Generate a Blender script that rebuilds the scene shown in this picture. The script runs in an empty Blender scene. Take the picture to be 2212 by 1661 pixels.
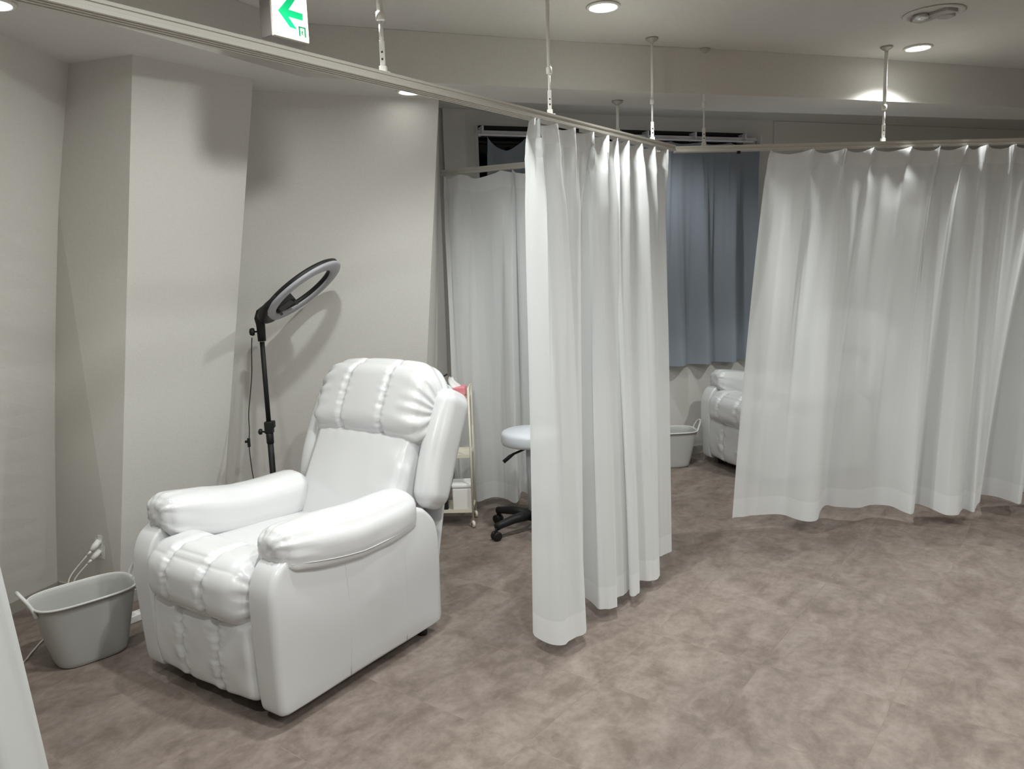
import bpy, bmesh, math, random
from mathutils import Vector, Matrix, noise
random.seed(7)
sc = bpy.context.scene
COL = sc.collection
PI = math.pi

# ---------------------------------------------------------------- camera, world, exposure
HC, PITCH, ROLL = 1.54, math.radians(8.8), math.radians(1.9)
cam_data = bpy.data.cameras.new('camera')
cam_data.sensor_width = 36.0
cam_data.lens = 1660.0 / 2212.0 * 36.0
cam_data.clip_start = 0.02
cam = bpy.data.objects.new('camera', cam_data)
COL.objects.link(cam)
fwd = Vector((0, math.cos(PITCH), -math.sin(PITCH)))
up0 = Vector((0, math.sin(PITCH), math.cos(PITCH)))
r0 = Vector((1, 0, 0))
right = r0 * math.cos(ROLL) - up0 * math.sin(ROLL)
upv = r0 * math.sin(ROLL) + up0 * math.cos(ROLL)
M = Matrix((right, upv, -fwd)).transposed().to_4x4()
M.translation = Vector((0, 0, HC))
cam.matrix_world = M
sc.camera = cam

w = bpy.data.worlds.new('world'); sc.world = w
w.use_nodes = True
w.node_tree.nodes['Background'].inputs[0].default_value = (0.02, 0.022, 0.03, 1)
w.node_tree.nodes['Background'].inputs[1].default_value = 0.5
sc.view_settings.view_transform = 'Standard'
sc.view_settings.look = 'None'
sc.view_settings.gamma = 1.0
sc.view_settings.exposure = 0.5
sc.view_settings.use_curve_mapping = False

LAMP_W = 84.0            # power of one ceiling downlight
LAMP_COL = (0.975, 1.0, 0.975)
CEIL, SOFF = 2.59, 2.37  # main ceiling, underside of the dropped beam
# downlights (x, y, z, power factor)
LIGHTS = [
    (0.43, 3.387, CEIL, 1.0, 'round ceiling downlight glowing near the top centre of the ceiling', 132),
    (2.165, 4.20, CEIL, 1.0, 'round ceiling downlight beside the grey beam above the right curtain', 124),
    (-0.43, 3.80, SOFF, 0.08, 'glowing downlight in the low soffit just behind the long curtain rail', 66),
    (-1.525, 2.455, SOFF, 0.28, 'downlight in the low soffit at the top left corner of the room', 96),
    (-0.50, 2.50, CEIL, 0.80, 'ceiling downlight in front of the exit sign above the front recliner', 165),
    (0.35, 1.55, CEIL, 1.0, 'ceiling downlight over the open floor in front of the curtains', 156),
    (2.25, 1.95, CEIL, 1.0, 'ceiling downlight over the open floor at the right side of the room', 156),
    (-0.75, 0.55, CEIL, 1.0, 'ceiling downlight nearest the left curtain', 156),
    (1.40, -0.40, CEIL, 1.0, 'ceiling downlight over the middle of the back of the room', 156),
    (4.00, 3.40, CEIL, 0.9, 'ceiling downlight close to the right hand wall', 150),
    (3.60, 0.20, CEIL, 1.0, 'ceiling downlight in the rear right part of the room', 156),
    (1.05, 5.15, CEIL, 0.42, 'added unseen downlight that brightens the window bay behind the beam', 150),  # added fill light, hidden by the beam, to lift the dark window bay
]

# ---------------------------------------------------------------- materials
MATS = {}
def new_mat(name):
    m = bpy.data.materials.new(name); m.use_nodes = True
    nt = m.node_tree
    return m, nt, nt.nodes['Principled BSDF']
def bump(nt, b, scale, strength, dist=0.002, detail=3.0, stretch=None, coord='Object'):
    tc = nt.nodes.new('ShaderNodeTexCoord'); nz = nt.nodes.new('ShaderNodeTexNoise')
    nz.inputs['Scale'].default_value = scale; nz.inputs['Detail'].default_value = detail
    if stretch:
        mp = nt.nodes.new('ShaderNodeMapping'); mp.inputs['Scale'].default_value = stretch
        nt.links.new(tc.outputs[coord], mp.inputs[0]); nt.links.new(mp.outputs[0], nz.inputs['Vector'])
    else:
        nt.links.new(tc.outputs[coord], nz.inputs['Vector'])
    bp = nt.nodes.new('ShaderNodeBump'); bp.inputs['Strength'].default_value = strength
    bp.inputs['Distance'].default_value = dist
    nt.links.new(nz.outputs['Fac'], bp.inputs['Height']); nt.links.new(bp.outputs[0], b.inputs['Normal'])
    return nz
def plain(name, col, rough=0.5, metal=0.0, coat=0.0, spec=0.5, bumps=None):
    m, nt, b = new_mat(name)
    b.inputs['Base Color'].default_value = (*col, 1)
    b.inputs['Roughness'].default_value = rough
    b.inputs['Metallic'].default_value = metal
    b.inputs['Coat Weight'].default_value = coat
    b.inputs['Specular IOR Level'].default_value = spec
    if bumps: bump(nt, b, *bumps)
    MATS[name] = m
    return m
def emis(name, col, s):
    m, nt, b = new_mat(name)
    b.inputs['Base Color'].default_value = (*col, 1)
    b.inputs['Emission Color'].default_value = (*col, 1)
    b.inputs['Emission Strength'].default_value = s
    MATS[name] = m
    return m
def wall_mat(name, col):
    m, nt, b = new_mat(name)
    b.inputs['Roughness'].default_value = 0.75
    b.inputs['Specular IOR Level'].default_value = 0.25
    tc = nt.nodes.new('ShaderNodeTexCoord')
    n1 = nt.nodes.new('ShaderNodeTexNoise'); n1.inputs['Scale'].default_value = 1.0; n1.inputs['Detail'].default_value = 6
    mp = nt.nodes.new('ShaderNodeMapping'); mp.inputs['Scale'].default_value = (60, 60, 260)
    nt.links.new(tc.outputs['Object'], mp.inputs[0]); nt.links.new(mp.outputs[0], n1.inputs['Vector'])
    n2 = nt.nodes.new('ShaderNodeTexNoise'); n2.inputs['Scale'].default_value = 1.0; n2.inputs['Detail'].default_value = 6
    mp2 = nt.nodes.new('ShaderNodeMapping'); mp2.inputs['Scale'].default_value = (240, 240, 50)
    nt.links.new(tc.outputs['Object'], mp2.inputs[0]); nt.links.new(mp2.outputs[0], n2.inputs['Vector'])
    ad = nt.nodes.new('ShaderNodeMath'); ad.operation = 'ADD'
    nt.links.new(n1.outputs['Fac'], ad.inputs[0]); nt.links.new(n2.outputs['Fac'], ad.inputs[1])
    cr = nt.nodes.new('ShaderNodeMapRange'); cr.inputs[1].default_value = 0.6; cr.inputs[2].default_value = 1.4
    cr.inputs[3].default_value = 0.95; cr.inputs[4].default_value = 1.05
    nt.links.new(ad.outputs[0], cr.inputs[0])
    mx = nt.nodes.new('ShaderNodeVectorMath'); mx.operation = 'SCALE'; mx.inputs[0].default_value = col
    nt.links.new(cr.outputs[0], mx.inputs['Scale']); nt.links.new(mx.outputs[0], b.inputs['Base Color'])
    bp = nt.nodes.new('ShaderNodeBump'); bp.inputs['Strength'].default_value = 0.25; bp.inputs['Distance'].default_value = 0.001
    nt.links.new(ad.outputs[0], bp.inputs['Height']); nt.links.new(bp.outputs[0], b.inputs['Normal'])
    MATS[name] = m
    return m
def floor_mat():
    m, nt, b = new_mat('floor_vinyl')
    N = nt.nodes.new; L = nt.links.new
    tc = N('ShaderNodeTexCoord')
    rot = N('ShaderNodeMapping'); rot.inputs['Rotation'].default_value = (0, 0, math.radians(-53))
    L(tc.outputs['Object'], rot.inputs[0])
    bk = N('ShaderNodeTexBrick'); bk.offset = 0.0
    bk.inputs['Scale'].default_value = 1.0
    bk.inputs['Brick Width'].default_value = 0.457; bk.inputs['Row Height'].default_value = 0.457
    bk.inputs['Mortar Size'].default_value = 0.0012
    bk.inputs['Color1'].default_value = (0.485, 0.485, 0.485, 1); bk.inputs['Color2'].default_value = (0.515, 0.515, 0.515, 1)
    bk.inputs['Mortar'].default_value = (0.46, 0.46, 0.46, 1)
    L(rot.outputs[0], bk.inputs['Vector'])
    # stone-like clouds, streaked a little
    off = N('ShaderNodeVectorMath'); off.operation = 'MULTIPLY_ADD'
    off.inputs[1].default_value = (1, 1, 1)
    sc3 = N('ShaderNodeVectorMath'); sc3.operation = 'SCALE'; sc3.inputs['Scale'].default_value = 9.0
    L(bk.outputs['Color'], sc3.inputs[0]); L(rot.outputs[0], off.inputs[0]); L(sc3.outputs[0], off.inputs[2])
    n1 = N('ShaderNodeTexNoise'); n1.inputs['Scale'].default_value = 5.5; n1.inputs['Detail'].default_value = 8; n1.inputs['Roughness'].default_value = 0.62
    n1.inputs['Distortion'].default_value = 0.6
    ms = N('ShaderNodeMapping'); ms.inputs['Scale'].default_value = (1.0, 1.5, 1.0)
    L(off.outputs[0], ms.inputs[0]); L(ms.outputs[0], n1.inputs['Vector'])
    n2 = N('ShaderNodeTexNoise'); n2.inputs['Scale'].default_value = 26; n2.inputs['Detail'].default_value = 8; n2.inputs['Roughness'].default_value = 0.7
    L(off.outputs[0], n2.inputs['Vector'])
    a = N('ShaderNodeMath'); a.operation = 'MULTIPLY_ADD'; a.inputs[1].default_value = 0.62
    L(n2.outputs['Fac'], a.inputs[0]); L(n1.outputs['Fac'], a.inputs[2])
    a2 = N('ShaderNodeMath'); a2.operation = 'MULTIPLY_ADD'; a2.inputs[1].default_value = 0.55
    L(bk.outputs['Color'], a2.inputs[0]); L(a.outputs[0], a2.inputs[2])
    cr = N('ShaderNodeValToRGB')
    e = cr.color_ramp.elements
    e[0].position = 0.72; e[0].color = (0.158, 0.124, 0.104, 1)
    e[1].position = 1.30; e[1].color = (0.285, 0.238, 0.210, 1)
    L(a2.outputs[0], cr.inputs[0])
    mr = N('ShaderNodeMapRange'); mr.inputs[1].default_value = 0.78; mr.inputs[2].default_value = 1.42
    L(a2.outputs[0], mr.inputs[0]); L(mr.outputs[0], cr.inputs[0])
    e[0].position = 0.2; e[1].position = 0.85
    L(cr.outputs[0], b.inputs['Base Color'])
    b.inputs['Roughness'].default_value = 0.55; b.inputs['Specular IOR Level'].default_value = 0.3
    bp = N('ShaderNodeBump'); bp.inputs['Strength'].default_value = 0.08; bp.inputs['Distance'].default_value = 0.002
    L(n2.outputs['Fac'], bp.inputs['Height']); L(bp.outputs[0], b.inputs['Normal'])
    MATS['floor'] = m
def cloth_mat(name, col, transp, transl=0.45):
    m, nt, b = new_mat(name)
    N = nt.nodes.new; L = nt.links.new
    nt.nodes.remove(b)
    out = nt.nodes['Material Output']
    df = N('ShaderNodeBsdfDiffuse'); df.inputs[0].default_value = (*col, 1); df.inputs[1].default_value = 0.6
    tl = N('ShaderNodeBsdfTranslucent'); tl.inputs[0].default_value = (*col, 1)
    tp = N('ShaderNodeBsdfTransparent')
    mx = N('ShaderNodeMixShader'); mx.inputs[0].default_value = transl
    L(df.outputs[0], mx.inputs[1]); L(tl.outputs[0], mx.inputs[2])
    m2 = N('ShaderNodeMixShader'); m2.inputs[0].default_value = transp
    L(mx.outputs[0], m2.inputs[1]); L(tp.outputs[0], m2.inputs[2])
    L(m2.outputs[0], out.inputs[0])
    tc = N('ShaderNodeTexCoord'); nz = N('ShaderNodeTexNoise'); nz.inputs['Scale'].default_value = 1.0; nz.inputs['Detail'].default_value = 4
    mp = N('ShaderNodeMapping'); mp.inputs['Scale'].default_value = (150, 150, 60)
    L(tc.outputs['Object'], mp.inputs[0]); L(mp.outputs[0], nz.inputs['Vector'])
    bp = N('ShaderNodeBump'); bp.inputs['Strength'].default_value = 0.25; bp.inputs['Distance'].default_value = 0.0015
    L(nz.outputs['Fac'], bp.inputs['Height']); L(bp.outputs[0], df.inputs['Normal']); L(bp.outputs[0], tl.inputs['Normal'])
    MATS[name] = m
def leather_mat():
    m, nt, b = new_mat('white_leather')
    N = nt.nodes.new; L = nt.links.new
    b.inputs['Base Color'].default_value = (0.655, 0.66, 0.665, 1)
    b.inputs['Roughness'].default_value = 0.27
    b.inputs['Specular IOR Level'].default_value = 0.5
    b.inputs['Coat Weight'].default_value = 0.25; b.inputs['Coat Roughness'].default_value = 0.22
    tc = N('ShaderNodeTexCoord')
    n1 = N('ShaderNodeTexNoise'); n1.inputs['Scale'].default_value = 7; n1.inputs['Detail'].default_value = 3
    n2 = N('ShaderNodeTexNoise'); n2.inputs['Scale'].default_value = 220; n2.inputs['Detail'].default_value = 2
    L(tc.outputs['Object'], n1.inputs['Vector']); L(tc.outputs['Object'], n2.inputs['Vector'])
    b1 = N('ShaderNodeBump'); b1.inputs['Strength'].default_value = 0.25; b1.inputs['Distance'].default_value = 0.004
    b2 = N('ShaderNodeBump'); b2.inputs['Strength'].default_value = 0.12; b2.inputs['Distance'].default_value = 0.001
    L(n1.outputs['Fac'], b1.inputs['Height']); L(n2.outputs['Fac'], b2.inputs['Height'])
    L(b1.outputs[0], b2.inputs['Normal']); L(b2.outputs[0], b.inputs['Normal'])
    MATS['leather'] = m

wall_mat('wall', (0.66, 0.645, 0.605))
wall_mat('ceiling', (0.66, 0.645, 0.61))
floor_mat(); leather_mat()
cloth_mat('sheer', (0.88, 0.895, 0.895), 0.11, 0.36)
cloth_mat('sheer_double', (0.86, 0.87, 0.87), 0.02, 0.30)
cloth_mat('grey_cloth', (0.29, 0.325, 0.37), 0.0, 0.05)
plain('baseboard', (0.47, 0.45, 0.40), 0.5)
plain('rail', (0.62, 0.60, 0.54), 0.45)
plain('rail_slot', (0.20, 0.19, 0.17), 0.6)
plain('rod_white', (0.80, 0.79, 0.76), 0.35)
plain('white_plastic', (0.80, 0.79, 0.76), 0.4)
plain('grey_plastic', (0.46, 0.465, 0.445), 0.42)
plain('grey_plastic_light', (0.62, 0.62, 0.60), 0.4)
plain('black_plastic', (0.012, 0.012, 0.013), 0.5, 0.0, 0.0, 0.35)
plain('black_metal', (0.010, 0.010, 0.011), 0.55, 0.0, 0.0, 0.3)
plain('silver', (0.6, 0.6, 0.6), 0.3, 1.0)
plain('grey_diffuser', (0.40, 0.40, 0.43), 0.45)
plain('cream_metal', (0.72, 0.68, 0.57), 0.4)
plain('stool_vinyl', (0.70, 0.73, 0.78), 0.35)
plain('stool_steel', (0.62, 0.63, 0.66), 0.35, 0.3)
plain('window_white', (0.72, 0.73, 0.76), 0.35)
plain('glass_night', (0.004, 0.004, 0.006), 0.08, 0.0, 0.0, 0.5)
plain('cord_white', (0.70, 0.67, 0.62), 0.45)
plain('pink_plastic', (0.85, 0.30, 0.34), 0.5)
plain('peach', (0.78, 0.50, 0.40), 0.6)
plain('tissue', (0.85, 0.85, 0.84), 0.8)
plain('sign_body', (0.30, 0.28, 0.26), 0.5)
plain('dark_recess', (0.10, 0.095, 0.085), 0.6)
plain('fixture_grey', (0.42, 0.41, 0.38), 0.4, 0.3)
emis('lamp_glow', (1.0, 0.985, 0.96), 9.0)
emis('sign_face', (1.0, 0.93, 0.72), 0.85)
emis('sign_green', (0.0, 0.42, 0.15), 0.75)
emis('sign_dark_green', (0.01, 0.20, 0.09), 0.45)

# ---------------------------------------------------------------- helpers
def mesh_obj(name, verts, faces, mat, parent=None, smooth=True, mats=None, fmat=None):
    me = bpy.data.meshes.new(name)
    me.from_pydata([tuple(v) for v in verts], [], faces)
    bm = bmesh.new(); bm.from_mesh(me)
    bmesh.ops.recalc_face_normals(bm, faces=bm.faces[:])
    bm.to_mesh(me); bm.free()
    for m in ([mat] if mats is None else mats): me.materials.append(MATS[m])
    for i, p in enumerate(me.polygons):
        p.use_smooth = smooth
        if fmat: p.material_index = fmat[i]
    o = bpy.data.objects.new(name, me); COL.objects.link(o)
    if parent: o.parent = parent
    return o
def bm_obj(name, bm, mat, parent=None, smooth=False):
    bmesh.ops.recalc_face_normals(bm, faces=bm.faces[:])
    me = bpy.data.meshes.new(name); bm.to_mesh(me); bm.free()
    me.materials.append(MATS[mat])
    for p in me.polygons: p.use_smooth = smooth
    o = bpy.data.objects.new(name, me); COL.objects.link(o)
    if parent: o.parent = parent
    return o
def thing(name, label, cat, loc=(0, 0, 0), rz=0.0, group=None):
    o = bpy.data.objects.new(name, None); o.empty_display_size = 0.1
    COL.objects.link(o); o.location = loc; o.rotation_euler = (0, 0, rz)
    o['label'] = label; o['category'] = cat
    if group: o['group'] = group
    return o
def tag(o, label, cat, group=None):
    o['label'] = label; o['category'] = cat
    if group: o['group'] = group
    return o
def struct(o):
    o['kind'] = 'structure'; return o
def copy_tree(root, loc, rz, label, group=None):
    r = root.copy(); COL.objects.link(r); r.location = loc; r.rotation_euler = (0, 0, rz); r['label'] = label
    if group: r['group'] = group
    for ch in root.children:
        c = ch.copy(); COL.objects.link(c); c.parent = r
        for g in ch.children:
            d = g.copy(); COL.objects.link(d); d.parent = c
    return r
def add_box(bm, c, s, rot=None, bevel=0.0):
    r = bmesh.ops.create_cube(bm, size=1.0)
    vs = r['verts']
    bmesh.ops.scale(bm, vec=Vector(s), verts=vs)
    if bevel > 0:
        es = list({e for v in vs for e in v.link_edges})
        rb = bmesh.ops.bevel(bm, geom=es, offset=bevel, segments=3, affect='EDGES', profile=0.6)
        vs = list({v for f in rb['faces'] for v in f.verts} | {v for v in vs if v.is_valid})
    if rot is not None: bmesh.ops.rotate(bm, cent=(0, 0, 0), matrix=rot, verts=vs)
    bmesh.ops.translate(bm, vec=Vector(c), verts=vs)
    return vs
def box(name, c, s, mat, parent=None, rz=0.0, bevel=0.0, smooth=False):
    bm = bmesh.new()
    add_box(bm, (0, 0, 0), s, None, bevel)
    bmesh.ops.rotate(bm, cent=(0, 0, 0), matrix=Matrix.Rotation(rz, 3, 'Z'), verts=bm.verts)
    bmesh.ops.translate(bm, vec=Vector(c), verts=bm.verts)
    return bm_obj(name, bm, mat, parent, smooth)
def tube_data(path, rad, seg=10, cap=True):
    """sweep a circle along a list of points; rad: number or list"""
    path = [Vector(p) for p in path]
    n = len(path); V = []; Fc = []
    rads = rad if isinstance(rad, (list, tuple)) else [rad] * n
    t0 = (path[1] - path[0]).normalized()
    ref = Vector((0, 0, 1)) if abs(t0.z) < 0.9 else Vector((1, 0, 0))
    nrm = t0.cross(ref).normalized()
    for i, p in enumerate(path):
        if i == 0: t = path[1] - path[0]
        elif i == n - 1: t = path[-1] - path[-2]
        else: t = path[i + 1] - path[i - 1]
        t.normalize()
        nrm = (nrm - t * nrm.dot(t)).normalized()
        b = t.cross(nrm)
        for k in range(seg):
            a = 2 * PI * k / seg
            V.append(p + (nrm * math.cos(a) + b * math.sin(a)) * rads[i])
    for i in range(n - 1):
        for k in range(seg):
            a = i * seg + k; c = i * seg + (k + 1) % seg
            Fc.append((a, c, c + seg, a + seg))
    if cap:
        Fc.append(tuple(range(seg))[::-1]); Fc.append(tuple((n - 1) * seg + k for k in range(seg)))
    return V, Fc
def tube(name, path, rad, mat, parent=None, seg=12, smooth=True):
    V, Fc = tube_data(path, rad, seg)
    return mesh_obj(name, V, Fc, mat, parent, smooth)
def lathe(name, prof, mat, parent=None, seg=40, loc=(0, 0, 0), smooth=True, axis=None):
    V = []; Fc = []
    for r, z in prof:
        for k in range(seg):
            a = 2 * PI * k / seg
            V.append(Vector((r * math.cos(a), r * math.sin(a), z)))
    for i in range(len(prof) - 1):
        for k in range(seg):
            a = i * seg + k; c = i * seg + (k + 1) % seg
            Fc.append((a, c, c + seg, a + seg))
    if prof[0][0] > 1e-5: Fc.append(tuple(range(seg))[::-1])
    if prof[-1][0] > 1e-5: Fc.append(tuple((len(prof) - 1) * seg + k for k in range(seg)))
    if axis is not None:
        q = Vector((0, 0, 1)).rotation_difference(Vector(axis).normalized())
        V = [q @ v for v in V]
    V = [v + Vector(loc) for v in V]
    return mesh_obj(name, V, Fc, mat, parent, smooth)
def catmull(pts, per):
    out = []
    P = [Vector(p) for p in pts]
    for i in range(len(P) - 1):
        p0 = P[i - 1] if i else P[0] * 2 - P[1]
        p1, p2 = P[i], P[i + 1]
        p3 = P[i + 2] if i + 2 < len(P) else P[-1] * 2 - P[-2]
        for k in range(per):
            t = k / per
            out.append(0.5 * ((2 * p1) + (p2 - p0) * t + (2 * p0 - 5 * p1 + 4 * p2 - p3) * t * t + (3 * p1 - p0 - 3 * p2 + p3) * t ** 3))
    out.append(P[-1].copy())
    return out
def patch(name, tl, tr, br, bl, mat, n=12, parent=None):
    """bilinear wall patch"""
    tl, tr, br, bl = map(Vector, (tl, tr, br, bl))
    V = []; Fc = []
    for j in range(n + 1):
        for i in range(n + 1):
            u, v = i / n, j / n
            V.append(tl.lerp(tr, u).lerp(bl.lerp(br, u), v))
    for j in range(n):
        for i in range(n):
            a = j * (n + 1) + i
            Fc.append((a, a + 1, a + n + 2, a + n + 1))
    return mesh_obj(name, V, Fc, mat, parent, False)
def prism(name, poly, z0, z1, mat, parent=None):
    n = len(poly)
    V = [Vector((p[0], p[1], z0)) for p in poly] + [Vector((p[0], p[1], z1)) for p in poly]
    Fc = [tuple(range(n))[::-1], tuple(range(n, 2 * n))]
    for i in range(n): j = (i + 1) % n; Fc.append((i, j, j + n, i + n))
    return mesh_obj(name, V, Fc, mat, parent, False)

# soft cushion: a rounded, puffed box; disp(n, p) pushes along the normal, warp(p) bends it
def cushion(name, half, r, puff, mat, parent, disp=None, warp=None, res=26, loc=(0, 0, 0)):
    hx, hy, hz = half
    V = []; Fc = []; idx = {}
    def vid(i, j, k):
        key = (i, j, k)
        if key in idx: return idx[key]
        c = Vector((2 * i / nx - 1, 2 * j / ny - 1, 2 * k / nz - 1))
        p = Vector((c.x * hx, c.y * hy, c.z * hz))
        q = Vector((max(-(hx - r), min(hx - r, p.x)), max(-(hy - r), min(hy - r, p.y)), max(-(hz - r), min(hz - r, p.z))))
        d = p - q
        if d.length > 1e-9: p = q + d.normalized() * r if max(abs(c.x), abs(c.y), abs(c.z)) > 0.999 else p
        # puff
        b = (1 - c.x ** 2) * (1 - c.y ** 2) if abs(c.z) > 0.999 else 0
        if abs(c.z) > 0.999: p.z += puff[2] * math.copysign(1, c.z) * ((1 - c.x ** 2) * (1 - c.y ** 2)) ** 0.6
        if abs(c.y) > 0.999: p.y += puff[1] * math.copysign(1, c.y) * ((1 - c.x ** 2) * (1 - c.z ** 2)) ** 0.6
        if abs(c.x) > 0.999: p.x += puff[0] * math.copysign(1, c.x) * ((1 - c.y ** 2) * (1 - c.z ** 2)) ** 0.6
        idx[key] = len(V); V.append(p); NC.append(c)
        return idx[key]
    NC = []
    m = max(half)
    nx = max(8, int(res * hx / m)); ny = max(8, int(res * hy / m)); nz = max(8, int(res * hz / m))
    for i in range(nx):
        for j in range(ny):
            for k in (0, nz): Fc.append((vid(i, j, k), vid(i + 1, j, k), vid(i + 1, j + 1, k), vid(i, j + 1, k)))
    for i in range(nx):
        for k in range(nz):
            for j in (0, ny): Fc.append((vid(i, j, k), vid(i + 1, j, k), vid(i + 1, j, k + 1), vid(i, j, k + 1)))
    for j in range(ny):
        for k in range(nz):
            for i in (0, nx): Fc.append((vid(i, j, k), vid(i, j + 1, k), vid(i, j + 1, k + 1), vid(i, j, k + 1)))
    me = bpy.data.meshes.new(name)
    me.from_pydata([tuple(v) for v in V], [], Fc)
    bm = bmesh.new(); bm.from_mesh(me)
    bmesh.ops.recalc_face_normals(bm, faces=bm.faces[:]); bm.normal_update()
    if disp:
        nv = [(v.co.copy(), v.normal.copy()) for v in bm.verts]
        for v, (co, n) in zip(bm.verts, nv):
            v.co = co + n * disp(co, n)
    for v in bm.verts:
        if warp: v.co = warp(v.co)
        v.co += Vector(loc)
    bmesh.ops.recalc_face_normals(bm, faces=bm.faces[:])
    bm.to_mesh(me); bm.free()
    me.materials.append(MATS[mat])
    for p in me.polygons: p.use_smooth = True
    o = bpy.data.objects.new(name, me); COL.objects.link(o)
    if parent: o.parent = parent
    return o
def groove(d, depth, width): return -depth * math.exp(-(d / width) ** 2)
def nz3(x, y, z): return noise.noise(Vector((x, y, z)))

# ================================================================ SETTING
AD = Vector((0.9428, 0.3333, 0))      # direction of the window wall
AN = Vector((-0.3333, 0.9428, 0))
# ---- floor and ceiling
struct(mesh_obj('floor', [(-4.5, -3, 0), (6, -3, 0), (6, 8.2, 0), (-4.5, 8.2, 0)], [(0, 1, 2, 3)], 'floor', None, False))
struct(mesh_obj('ceiling', [(-4.5, -3, CEIL), (6, -3, CEIL), (6, 8.2, CEIL), (-4.5, 8.2, CEIL)], [(0, 1, 2, 3)], 'ceiling', None, False))
# dropped soffit / beam
bend = (-0.854, 3.474)
def near_y(x): return 3.474 + (x + 0.854) * 0.345
def far_y(x): return 3.928 + (x + 0.507) * (0.366 if x < 1.1 else 0.36) - (0.0 if x < 1.1 else 0.018 * (x - 1.1))
soff = [(-1.66, 2.02), bend, (0.3, 3.872), (1.7, 4.29), (3.11, 4.777), (6.0, 5.77), (6.0, 6.2), (3.39, 5.21), (1.078, 4.508), (-0.507, 3.928), (-1.7, 3.49), (-1.75, 3.3)]
struct(prism('trim_1', soff, SOFF, CEIL - 0.001, 'ceiling'))
# ---- leaning outer walls on the left
LT = [(-1.69, -3.0, SOFF), (-1.674, 2.733, SOFF), (-1.666, 3.145, SOFF)]
patch_l = struct(patch('wall_left', (-1.62, -3, CEIL + .0), (-1.602, 3.60, CEIL), (-2.306, 4.20, 0), (-3.10, -3.0, 0), 'wall', 24))
me = patch_l.data
for v in me.vertices:   # keep the measured slant of the last metre by the corner
    t = (CEIL - v.co.z) / CEIL
    y = v.co.y
    top = -1.606 + 0.010 * (y - 3.14)
    bot = -2.306 - 0.335 * (3.653 - y) if y > 3.0 else -2.525 - 0.08 * (3.0 - y)
    if bot < -3.1: bot = -3.1
    v.co.x = top + (bot - top) * t
# the leaning pillar
pt = [(-1.666, 3.145), (-1.386, 3.054), (-1.072, 3.482), (-1.30, 3.72)]
pb = [(-2.306, 3.653), (-1.900, 3.458), (-1.586, 3.886), (-1.86, 4.20)]
def lift(i, z):
    t = (SOFF - z) / SOFF
    return Vector((pt[i][0] + (pb[i][0] - pt[i][0]) * t, pt[i][1] + (pb[i][1] - pt[i][1]) * t, z))
V = [lift(i, SOFF + 0.01) for i in range(4)] + [lift(i, 0) for i in range(4)]
V[0] = V[0] + (V[0] - V[1]) * 0.6; V[4] = V[4] + (V[4] - V[5]) * 0.6   # run into the left wall
struct(mesh_obj('wall_pillar', V, [(0, 1, 2, 3), (4, 5, 6, 7), (0, 1, 5, 4), (1, 2, 6, 5), (2, 3, 7, 6), (3, 0, 4, 7)], 'wall', None, False))
# the leaning wall behind the ring light
struct(patch('wall_sloped', (-1.60, 3.527, SOFF + 0.002), (-0.317, 3.997, SOFF + 0.002), (-0.600, 4.585, 0), (-2.0, 4.05, 0), 'wall', 12))
# short return wall from its edge to the window wall
struct(patch('wall_return', (-0.317, 3.997, SOFF + 0.002), (-0.445, 5.386, SOFF + 0.002), (-0.445, 5.386, 0), (-0.600, 4.585, 0), 'wall', 8))
struct(patch('wall_upper', (-0.50, 3.9, CEIL), (-0.445, 5.386, CEIL), (-0.445, 5.386, SOFF), (-0.317, 3.997, SOFF), 'wall', 4))
# ---- window wall with a real opening
WP = Vector((1.491, 6.027, 0))
def wpt(s, z, off=0.0):  # s along the wall from WP, off>0 = into the room
    p = WP + AD * s - AN * off
    return Vector((p.x, p.y, z))
W0, W1, WZ0, WZ1 = -1.79, 0.40, 0.80, 2.487
sL, sR = -2.06, 4.85
struct(mesh_obj('wall_window', [wpt(sL, 0), wpt(sR, 0), wpt(sR, CEIL), wpt(sL, CEIL), wpt(W0, WZ0), wpt(W1, WZ0), wpt(W1, WZ1), wpt(W0, WZ1),
      wpt(W0, WZ0, -0.10), wpt(W1, WZ0, -0.10), wpt(W1, WZ1, -0.10), wpt(W0, WZ1, -0.10)],
      [(0, 1, 5, 4), (1, 2, 6, 5), (2, 3, 7, 6), (3, 0, 4, 7), (4, 5, 9, 8), (5, 6, 10, 9), (6, 7, 11, 10), (7, 4, 8, 11)], 'wall', None, False))
def wbox(bm, s0, s1, z0, z1, o0, o1):
    vs = [bm.verts.new(wpt(s, z, o)) for s in (s0, s1) for z in (z0, z1) for o in (o0, o1)]
    for f in ((0, 1, 3, 2), (4, 6, 7, 5), (0, 4, 5, 1), (2, 3, 7, 6), (0, 2, 6, 4), (1, 5, 7, 3)): bm.faces.new([vs[i] for i in f])
win = bpy.data.objects.new('window_1', None); COL.objects.link(win); struct(win)
bm = bmesh.new(); wbox(bm, W0 + .02, W1 - .02, WZ0 + .02, WZ1 - .01, -0.09, -0.085); bm_obj('glass', bm, 'glass_night', win)
bm = bmesh.new()
for s0, s1, z0, z1 in ((W0, W0 + .022, WZ0, WZ1), (W1 - .022, W1, WZ0, WZ1), (W0, W1, WZ0, WZ0 + .03), ((W0 + W1) / 2 - .02, (W0 + W1) / 2 + .02, WZ0, WZ1 - .005)):
    wbox(bm, s0, s1, z0, z1, -0.08, 0.004)
bm_obj('window_frame', bm, 'window_white', win)
bm = bmesh.new(); wbox(bm, W0 + .03, W1, WZ1 - .024, WZ1 + .002, -0.08, 0.003); bm_obj('head_trim', bm, 'black_plastic', win)
# pilaster strip left of the window
bm = bmesh.new(); wbox(bm, -2.02, -1.865, 0, CEIL - 0.002, 0.0, 0.035); struct(bm_obj('wall_pilaster', bm, 'wall'))
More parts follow.
